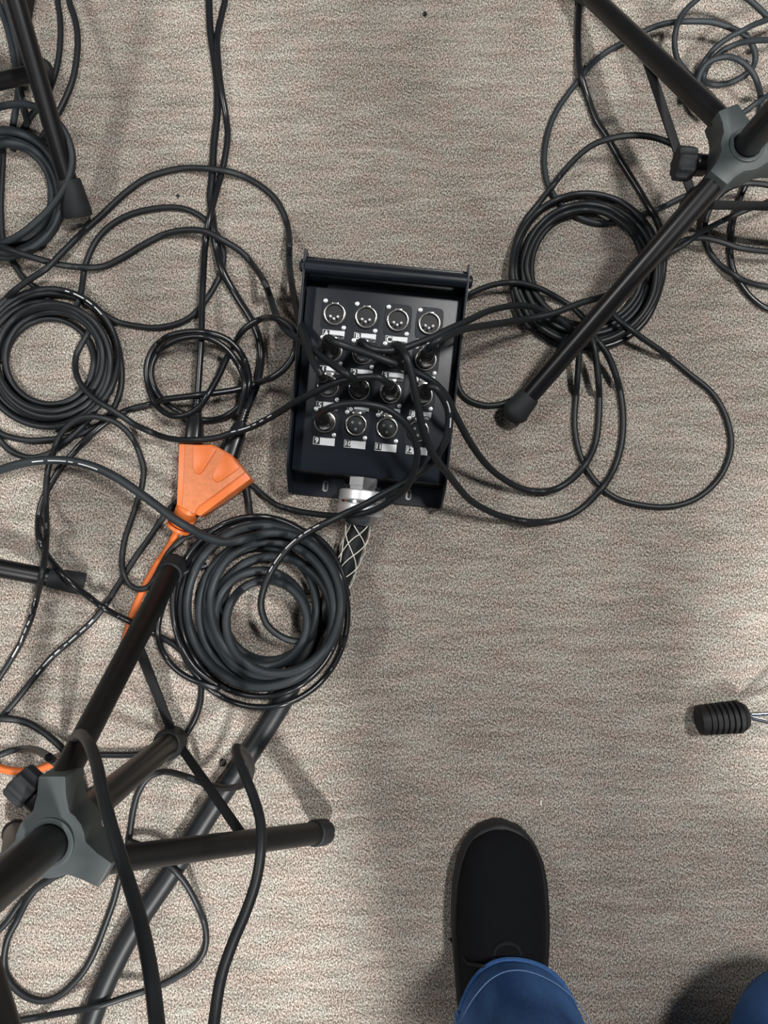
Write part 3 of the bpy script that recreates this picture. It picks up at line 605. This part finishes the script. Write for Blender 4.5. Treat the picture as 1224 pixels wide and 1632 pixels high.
# ------------------------------------------------------------------ tripod microphone stands
SG = 'tripod microphone stands around the box'
def tripod(ax, ay, hz, R, phi, label, r0=0.0088, r1=0.0105, cap=(0.0125, 0.024), lobe=0.041, lobew=0.0095, mast_r=0.0120, mast_top=0.62, shaft_z=0.015, clutch_z=0.02, brace_t=0.52,
           knob=None, spread=(0, 2*math.pi/3, 4*math.pi/3), capshape='rib', tube_m='tube_dusty', hub_m='cast', hubh=0.030, pivot=0.034, legs=(0, 1, 2), pivot_dz=0.016, brace_w=0.0045, boom=False, dark_knob=False):
    t = empty('microphone_stand', (ax, ay, 0), 0, label, 'stand', SG)
    C = np.array([ax, ay, 0.0]); az = [phi+k for k in spread]
    out = []                                                # hub outline: a ring with three flat lobes
    for k, a in enumerate(az):
        d = np.array([math.cos(a), math.sin(a)]); n = np.array([-d[1], d[0]])
        for (l_, w_) in ((0.019, -lobew*1.25), (lobe*0.72, -lobew), (lobe, -lobew*0.92), (lobe, lobew*0.92), (lobe*0.72, lobew), (0.019, lobew*1.25)): out.append(d*l_+n*w_)
        for q in (0.36, 0.5, 0.64):
            b = a+q*2*math.pi/3; out.append(np.array([math.cos(b), math.sin(b)])*0.0225)
    hub = mk('hub', prism([(ax+p[0], ay+p[1]) for p in out], hz-hubh, hz), M[hub_m], t, bevel=0.0018)
    mk('collar', xf(ring_z(mast_r+0.0004, mast_r+0.0038, hz-0.004, hz+0.0022), Matrix.Translation((ax, ay, 0))), M[hub_m], hub, bevel=0.0005)
    mk('mast', along(C+[0, 0, shaft_z], C+[0, 0, 2], [(0, mast_r*0.92), (hz-shaft_z-hubh*0.5, mast_r*0.92), (hz-shaft_z-hubh*0.4, mast_r), (mast_top-shaft_z, mast_r)], 28), M[tube_m], t)
    mk('clutch', along(C+[0, 0, clutch_z-0.010], C+[0, 0, 2], [(0, mast_r+0.001), (0.001, mast_r+0.003), (0.018, mast_r+0.003), (0.020, mast_r+0.001)], 24), M['cap_black'], t)
    for k in legs:
        a = az[k]; d = np.array([math.cos(a), math.sin(a), 0]); n = np.array([-d[1], d[0], 0])
        p0 = C+d*pivot+[0, 0, hz-pivot_dz]; p1 = C+d*R+[0, 0, cap[0]*0.96]
        L = np.linalg.norm(p1-p0); u = (p1-p0)/L
        lg = mk('leg', along(p0, p1, [(-0.012, r0*0.55), (-0.010, r0*0.9), (0.0, r0), (L*0.5, (r0+r1)/2), (L-0.004, r1)], 24), M[tube_m], t)
        cr, cl = cap
        if capshape == 'rib':
            V, F = along(p0, p1, [(L-cl, cr*0.90), (L-cl+0.001, cr*0.97), (L-cl*0.35, cr), (L-0.003, cr*0.98), (L-0.0005, cr*0.82)], 36)
            V = np.array(V)
            for i in range(len(V)):
                if (i % 36) % 6 == 0 and 36*2 <= i: c = p0+u*((V[i]-p0) @ u); V[i] = c+(V[i]-c)*0.93
        elif capshape == 'cone':
            V, F = along(p0, p1, [(L-cl, r1*1.12), (L-cl+0.002, r1*1.2), (L-cl*0.45, cr*0.92), (L-cl*0.3, cr), (L-0.006, cr*0.93), (L-0.001, cr*0.62), (L+0.0015, cr*0.2)], 28)
        else:
            V, F = along(p0, p1, [(L-cl, cr*0.80), (L-cl+0.0015, cr*0.86), (L-0.008, cr), (L-0.002, cr), (L, cr*0.94)], 28)
        mk('rubber_foot', (V, F), M['cap'], lg)
        # flat brace from the clutch to the leg
        q0 = C+d*(mast_r+0.003)+[0, 0, clutch_z]; q1 = p0+u*L*brace_t-np.array([0, 0, r1*0.9])
        e = (q1-q0)/np.linalg.norm(q1-q0); m2 = np.cross(e, n); V = []
        for q in (q0, q1):
            for s1, s2 in ((-1, -1), (1, -1), (1, 1), (-1, 1)): V.append(q+n*s1*brace_w+m2*s2*0.0011)
        mk('brace', (V, [(0, 1, 2, 3), (4, 5, 6, 7), (0, 1, 5, 4), (1, 2, 6, 5), (2, 3, 7, 6), (3, 0, 4, 7)]), M['cap_black'], t, bevel=0.0004)
        mk('rivet', along(q1-n*(brace_w+0.003), q1+n*(brace_w+0.003), [(0, 0.0022), (0.001, 0.0028), (2*brace_w+0.005, 0.0028), (2*brace_w+0.006, 0.0022)], 12), M['dull_silver'], lg)
    if boom:                                                # boom arm held beside the mast by a clamp
        m0 = P(-42, 1610, 0.505); dd = np.array([0.39, -0.90, 0.10]); dd /= np.linalg.norm(dd); b0_ = m0-dd*0.10; top = C+[0, 0, 0.53]
        mk('boom_arm', along(b0_, b0_+dd, [(0, 0.0115), (0.002, 0.0120), (0.248, 0.0120), (0.25, 0.0115)], 24), M[tube_m], t)
        mk('boom_clamp', tube([top, top*0.5+m0*0.5+[0, 0, 0.02], m0-dd*0.06], [0.014, 0.012, 0.015], 16), M['cap_black'], t)
    if knob:
        ang, zk, ln, kr = knob; d = np.array([math.cos(ang), math.sin(ang), 0.0]); a = C+d*0.012+[0, 0, zk]
        kb = mk('knob', along(a, a+d, [(0, 0.0065), (0.008, 0.0065), (0.009, 0.0095), (0.018, 0.0098), (0.020, 0.0075), (0.021, 0.0075)], 24), M['tube'], t)
        V, F = along(a, a+d, [(0.020, kr*0.92), (0.022, kr), (ln-0.002, kr), (ln, kr*0.9)], 36); V = np.array(V)
        for i in range(len(V)):
            if (i % 36) % 4 in (0, 1): c = a+d*((V[i]-a) @ d); V[i] = c+(V[i]-c)*0.88
        mk('knob_grip', (V, F), M['cap' if boom or dark_knob else hub_m], kb, ang=30)
    return t
tripod(-0.2106, -0.1747, 0.2872, 0.1767, 1.5716, 'black tripod microphone stand with grey hub at the lower left', knob=(2.42, 0.258, 0.036, 0.0125), boom=True)
hb = P(1190, 232, 0.148); fb_ = P(812, 668, 0.013); db = fb_-hb
tripod(hb[0], hb[1], 0.148, math.hypot(db[0], db[1]), math.atan2(db[1], db[0]), 'black tripod microphone stand with grey hub at the upper right', r0=0.0102, r1=0.0092, cap=(0.0140, 0.032), capshape='cone', shaft_z=0.02, clutch_z=0.044, mast_r=0.0115,
       knob=(3.05, 0.112, 0.036, 0.0150), tube_m='tube', brace_t=0.45, spread=(0, 2*math.pi*124/360, -2*math.pi*116/360), lobe=0.038, lobew=0.0105, dark_knob=True)

def stand_from_leg(foot_px, dir_px, R, hz, label, cap, capshape, r0, r1, legs=(0, 1, 2), **kw):
    """a stand whose hub lies out of the frame: one foot on the floor, its leg seen along dir_px in the photo"""
    F = P(*foot_px, cap[0]); best = None
    for q in np.linspace(0, 2*math.pi, 1440):
        p = F+np.array([math.cos(q)*(R-0.034)*0.6, math.sin(q)*(R-0.034)*0.6, (hz-0.016-cap[0])*0.6]); u, v = proj(p)
        du, dv = u-foot_px[0], v-foot_px[1]; L = math.hypot(du, dv); s = (du*dir_px[0]+dv*dir_px[1])/L/math.hypot(*dir_px)
        if best is None or s > best[0]: best = (s, q)
    q = best[1]; ax, ay = F[0]+math.cos(q)*R, F[1]+math.sin(q)*R
    return tripod(ax, ay, hz, R, q+math.pi, label, cap=cap, capshape=capshape, r0=r0, r1=r1, **kw)
stand_from_leg((125, 345), (-100, -345), 0.34, 0.22, 'black tripod stand with dusty rubber foot beside the upper left coil', (0.0145, 0.036), 'plain', 0.0085, 0.0095, tube_m='tube', mast_top=0.5)
stand_from_leg((80, 110), (-80, 19), 0.26, 0.17, 'black tripod stand with rounded foot under the other leg at the top left', (0.0135, 0.026), 'cone', 0.0085, 0.0085, tube_m='tube', mast_top=0.5)
stand_from_leg((134, 931), (-134, -25), 0.29, 0.11, 'black tripod stand with charcoal rubber foot at the middle left edge', (0.0115, 0.034), 'plain', 0.0092, 0.0092, tube_m='tube', mast_top=0.5)

# ------------------------------------------------------------------ chrome stand foot at the right edge
ps = empty('percussion_stand', tuple(P(1150, 1143, 0)), 0, 'chrome double braced stand with ribbed black rubber foot at the right edge', 'stand')
fa, fb = P(1112, 1148, 0.014), P(1192, 1141, 0.017); fl = np.linalg.norm(fb-fa)
pr = [(0, 0.0120), (0.001, 0.0140)]
for q in range(7): t = 0.004+q*0.0055; pr += [(t, 0.0148+0.0002*q), (t+0.0030, 0.0150+0.0002*q), (t+0.0034, 0.0134), (t+0.0050, 0.0134)]
pr += [(fl-0.006, 0.0142), (fl-0.002, 0.0118), (fl, 0.0080)]
rf = mk('rubber_foot', along(fa, fb, pr, 28), M['cap_black'], ps)
hubp = P(1192, 1141, 0.0)+np.array([0.26, 0.01, 0.20])
for s in (-1, 1):
    mid = fb+(hubp-fb)*0.12+np.array([0, s*0.0075, 0.002])
    mk('leg_strip', tube([fb-(fb-fa)*0.08, fb+(hubp-fb)*0.015+np.array([0, s*0.0022, 0]), mid, hubp+np.array([-0.01, s*0.012, 0.0])], [0.0024, 0.0024, 0.0024, 0.0024], 10), M['chrome'], ps)
mk('collar', along(hubp-[0, 0, 0.02], hubp+[0, 0, 1], [(0, 0.013), (0.002, 0.016), (0.038, 0.016), (0.04, 0.013)], 24), M['chrome'], ps)
mk('pole', along(hubp*[1, 1, 0]+[0, 0, 0.05], hubp+[0, 0, 1], [(0, 0.0095), (0.42, 0.0095)], 20), M['chrome'], ps)
for ang in (-1.1, 1.1):
    ft = hubp*[1, 1, 0]+np.array([math.cos(ang)*0.26, math.sin(ang)*0.26, 0.016]); dr = (hubp-ft)/np.linalg.norm(hubp-ft)
    mk('rubber_foot', along(ft, ft+dr*[1, 1, 0.15], pr, 24), M['cap_black'], ps)
    for s in (-1, 1):
        nn = np.array([-math.sin(ang), math.cos(ang), 0])*s*0.0075
        mk('leg_strip', tube([ft+dr*0.045, ft+dr*0.09+nn, hubp+nn], 0.0024, 8), M['chrome'], ps)

# ------------------------------------------------------------------ the person taking the picture
pe = empty('person', tuple(P(830, 1500, 0)), 0, 'person in blue jeans and a black lace up canvas shoe at the bottom edge', 'person')
def shoe(toe, ang, mirror=1):
    """toe: floor point of the toe tip, ang: heading of the toe"""
    mx = Matrix.Translation((toe[0], toe[1], 0)) @ Matrix.Rotation(ang, 4, 'Z')   # local +y forward, toe tip at 0
    L = 0.285
    def width(t):   # half widths of the sole at t in 0..1 (toe..heel): inner, outer
        xs = [0, .02, .06, .12, .22, .34, .5, .65, .8, .92, .98, 1]
        a = [0.004, .020, .032, .040, .0455, .0465, .0425, .0385, .0365, .032, .020, .004]
        b = [0.004, .020, .033, .042, .0475, .0490, .0470, .0415, .0370, .032, .020, .004]
        return np.interp(t, xs, a), np.interp(t, xs, b)
    ts = [0, .006, .02, .045, .08, .13, .2, .28, .36, .45, .55, .65, .75, .84, .91, .96, .985, .996, 1]
    outl = [(-width(t)[0]*mirror, -t*L) for t in ts]+[(width(t)[1]*mirror, -t*L) for t in ts[::-1]]
    V, F = prism(outl, 0.001, 0.024); so = mk('shoe', xf((V, F), mx), M['sole'], pe, bevel=0.004, ang=60)
    # foxing seam
    rim = [(p[0]*0.975, p[1]*0.985-0.002, 0.0245) for p in outl]
    # upper: loft of arched sections
    secs = []; k = 17
    for t in (0.018, .026, 0.038, .055, .08, .13, .2, .28, .36, .44, .52, .6, .7, .8, .9, .955, .975):
        wi, wo = width(t); top = np.interp(t, [0.018, .026, .038, .055, .08, .13, .2, .28, .36, .45, .55, .7, .85, .95, .975], [.026, .030, .035, .040, .045, .050, .054, .060, .068, .077, .082, .080, .080, .078, .066])
        wi *= 0.93; wo *= 0.93; ring = []
        for q in range(k):
            a = math.pi*q/(k-1); c, s = math.cos(a), math.sin(a)
            x = (-wi if c < 0 else wo)*abs(c)**0.75*mirror; z = 0.018+(top-0.018)*max(s, 0)**0.62
            nar = 1-0.30*((z-0.018)/0.07)*np.interp(t, [0, .25, .5, 1], [0.2, .7, 1, 1]); ring.append((x*nar*np.interp(t, [.018, .026, .038, .06], [.45, .70, .88, 1.0]), -t*L, z))
        secs.append(ring)
    V = [p for r in secs for p in r]; F = [(i*k+q, i*k+q+1, (i+1)*k+q+1, (i+1)*k+q) for i in range(len(secs)-1) for q in range(k-1)]
    F += [tuple(range(k))[::-1], tuple((len(secs)-1)*k+q for q in range(k))]
    mk('upper', xf((V, F), mx), M['canvas'], so, ang=70)
    def topz(t): return np.interp(t, [.2, .28, .36, .45, .55], [.054, .060, .068, .078, .086])+0.0008
    # eyelet flap and laces
    fl = []
    for s in (-1, 1):
        fl.append(tube([(s*0.012, -t*L, topz(t)-0.001-0.0005) for t in (.36, .42, .48, .55, .6)], 0.0022, 6))
    fl.append(tube([(0.012*math.cos(a), -.355*L+0.010*math.sin(a), topz(.34)-0.001) for a in np.linspace(0, math.pi, 10)], 0.0018, 6))
    mk('eyelet_flap', xf(join(*fl), mx), M['lace'], so)
    for q in range(4):
        t = .40+.05*q
        mk('lace', xf(tube([(-0.014, -t*L, topz(t)), (-0.005, -(t+.005)*L, topz(t)+0.003), (0.006, -(t+.015)*L, topz(t)+0.003), (0.015, -(t+.02)*L, topz(t))], 0.0019, 6), mx), M['lace'], so)
    return mx, so, L
toeA = P(795, 1307, 0.012); mxA, soA, LL = shoe(toeA, -0.015, 1)
# loose lace ends
def wl(mx, x, y, z): return np.array(mx @ Vector((x, y, z)))
mk('lace_end', tube([P(718, 1496, 0.004), P(727, 1508, 0.012), P(735, 1520, 0.03), P(745, 1535, 0.055), P(770, 1540, 0.085)], 0.0016, 6), M['lace'], soA)
mk('lace_end', tube([wl(mxA, 0.004, -0.105, 0.075), wl(mxA, 0.010, -0.118, 0.083), wl(mxA, 0.018, -0.132, 0.086), wl(mxA, 0.020, -0.150, 0.088)], 0.0021, 6), M['lace'], soA)
mk('lace_end', tube([wl(mxA, 0.004, -0.105, 0.076), wl(mxA, 0.020, -0.112, 0.080), wl(mxA, 0.028, -0.126, 0.078), wl(mxA, 0.030, -0.150, 0.080)], 0.0021, 6), M['lace'], soA)
toeB = np.array([0.43, -1.16, 0.0]); mxB, soB, _ = shoe(toeB, math.pi, 1)      # the kneeling leg's shoe points backwards
# jeans: one mesh, two legs and a seat; left foot planted, right knee on the carpet
def ringz(c, rx, ry, k=28, fold=0.0, ph=0.0, tilt=0.0):
    out = []
    for q in range(k):
        a = 2*math.pi*q/k; f = 1+fold*math.sin(5*a+ph)
        y = ry*math.sin(a)*f; out.append((c[0]+rx*math.cos(a)*f, c[1]+y, c[2]+tilt*y))
    return out
def leg_loft(mx, hip, side):
    k = 28; c0 = wl(mx, 0.006, -0.170, 0.0)
    kn = np.array([c0[0]*0.9+hip[0]*0.1+0.01*side, c0[1]+0.055, 0.47])
    cuff = [(0.094, .056, .070), (0.098, .060, .074), (0.128, .0585, .070), (0.17, .059, .066), (0.25, .063, .068), (0.36, .067, .070), (0.47, .071, .073)]
    secs = []
    for z, rx, ry in cuff:
        t = (z-0.094)/(0.47-0.094); c = c0*(1-t)+kn*t; c[2] = z+0.0
        secs.append(ringz(c, rx, ry, k, 0.018, z*40, -0.22*(1-t)))
    for t in (0.25, 0.5, 0.75, 1.0):
        c = kn*(1-t)+hip*t; secs.append(ringz(c, 0.071+0.021*t, 0.073+0.030*t, k, 0.006, t*9))
    V = [p for s in secs for p in s]; F = [(i*k+q, i*k+(q+1) % k, (i+1)*k+(q+1) % k, (i+1)*k+q) for i in range(len(secs)-1) for q in range(k)]
    return (V, F), secs
hipc = np.array([0.275, -0.73, 0.47])
def limb(path, radii, k=28):
    """tube of jeans along a bent path, radii (across, along)"""
    q = spline([(p[1]-p[2], p[2], p[0], p[1], *r) for p, r in zip(path, radii)], 0.035); c = np.stack([q[:, 2], q[:, 3], q[:, 1]], 1); q = q[:, 1:]; V, F = tube(c, 1.0, k, cap=False)
    V = np.array(V).reshape(len(c), k, 3); f = 1+0.012*np.sin(5*np.arange(k)/k*2*math.pi)[None]*np.ones((len(c), 1))
    V = c[:, None]+(V-c[:, None])*(q[:, 3][:, None]*f)[..., None]
    return V.reshape(-1, 3), F
jl, sL = leg_loft(mxA, hipc+[-0.085, 0, 0.0], -1)
kneeB = P(1290, 1650, 0.068); ankB = np.array([0.43, -0.97, 0.065])
jr = limb([ankB, ankB*0.5+kneeB*0.5+[0, 0, 0.005], kneeB+[0, -0.035, 0.0], kneeB+[-0.004, 0.004, 0.030], kneeB*0.6+(hipc+[0.085, 0, 0])*0.4, hipc+[0.085, 0, 0.0]],
          [(0.055, 0), (0.062, 0), (0.067, 0), (0.070, 0), (0.080, 0), (0.098, 0)])
seat = []
for z, rx, ry in ((-0.07, .155, .10), (0.0, .178, .118), (0.06, .178, .118), (0.13, .168, .105), (0.17, .160, .098)): seat.append(ringz(hipc+[0, 0, z], rx, ry, 28))
sv = [p for s in seat for p in s]; sf = [(i*28+q, i*28+(q+1) % 28, (i+1)*28+(q+1) % 28, (i+1)*28+q) for i in range(4) for q in range(28)]+[tuple(range(28))[::-1], tuple(range(112, 140))]
jeans = mk('jeans', join(jl, jr, (sv, sf)), M['denim'], pe, ang=60)
sm = jeans.modifiers.new('thickness', 'SOLIDIFY'); sm.thickness = 0.0022; sm.offset = 1
ss = jeans.modifiers.new('smooth', 'SUBSURF'); ss.levels = 1; ss.render_levels = 1
c0 = np.array(sL[0]); c1 = np.array(sL[1]); c2_ = np.array(sL[2]); cen = c1.mean(0)
def outset(p, c, r):
    d = p-c; d[2] = 0; return p+d/np.linalg.norm(d)*r
hem = [outset(c1[q]*0.10+c2_[q]*0.90, cen, 0.0031) for q in list(range(28))+[0]]
mk('hem_stitching', tube(spline(hem, 0.004), 0.00045, 5, cap=False), M['thread'], jeans)
mk('hem_edge', tube(spline([outset(c0[q].copy(), c0.mean(0), 0.0016) for q in list(range(28))+[0]], 0.004), 0.0024, 6, cap=False), M['denim'], jeans)
seam = [outset(np.array(s_[12]), np.array(s_).mean(0), 0.0031) for s_ in sL[1:8]]
mk('side_seam', tube(seam, 0.0011, 5), M['thread'], jeans)
# upper body, one skin: leaning over the phone, mostly to cast its own shadow
bmv = [hipc+[0, .01, 0.12], hipc+[-.01, .06, 0.26], hipc+[-.02, .11, 0.40], hipc+[-.02, .16, 0.52], hipc+[-.03, .20, 0.62], hipc+[-.035, .23, 0.71],
       hipc+[-.19, .13, 0.42], (0.02, -0.50, 0.68), (-0.06, -0.25, 0.78), (-0.075, -0.17, 0.80),
       hipc+[.16, .13, 0.42], (0.47, -0.46, 0.70), (0.20, -0.25, 0.79), (0.12, -0.18, 0.80)]
bmv = [np.asarray(v, float) for v in bmv]
be = [(0, 1), (1, 2), (2, 3), (3, 4), (4, 5), (2, 6), (6, 7), (7, 8), (8, 9), (2, 10), (10, 11), (11, 12), (12, 13)]
br = [(.15, .095), (.145, .095), (.155, .10), (.055, .055), (.075, .09), (.078, .09), (.055, .055), (.042, .042), (.030, .030), (.028, .018), (.055, .055), (.042, .042), (.030, .030), (.028, .018)]
inv = W[pe.name].inverted(); me = bpy.data.meshes.new('body'); me.from_pydata([tuple(inv @ Vector(v)) for v in bmv], be, [])
me.materials.append(M['shirt']); bo = link('body', me, None, pe)
sk = bo.modifiers.new('skin', 'SKIN')
for v, r in zip(me.skin_vertices[0].data, br): v.radius = r
me.skin_vertices[0].data[0].use_root = True
bo.modifiers.new('smooth', 'SUBSURF').levels = 2

# ------------------------------------------------------------------ crumbs on the carpet
def crumb(px, s, m, label, seed):
    rng = random.Random(seed); c = P(*px, 0); bm = bmesh.new(); bmesh.ops.create_icosphere(bm, subdivisions=2, radius=1)
    V = [np.array(v.co) for v in bm.verts]; F = [tuple(v.index for v in f.verts) for f in bm.faces]; bm.free()
    V = [v*(0.7+0.5*rng.random())*np.array(s)+c+[0, 0, s[2]*0.8] for v in V]
    o = mk('crumb', (V, F), M[m], origin=c); tag(o, label, 'crumb', 'crumbs on the carpet')
crumb((677, 23), (0.0022, 0.0030, 0.0015), 'cap_black', 'tiny black crumb on bare carpet near the top centre', 1)
crumb((356, 1214), (0.0034, 0.0042, 0.0025), 'cap_black', 'small black crumb beside the thick multicore cable', 2)
crumb((284, 313), (0.0018, 0.0018, 0.0012), 'cap_black', 'tiny black crumb left of the two long cords', 3)
crumb((862, 1279), (0.0009, 0.0030, 0.0007), 'lint', 'tiny white fibre right of the shoe toe', 4)
crumb((804, 523), (0.0022, 0.0009, 0.0009), 'lint', 'tiny white scrap beside the round coil', 5)
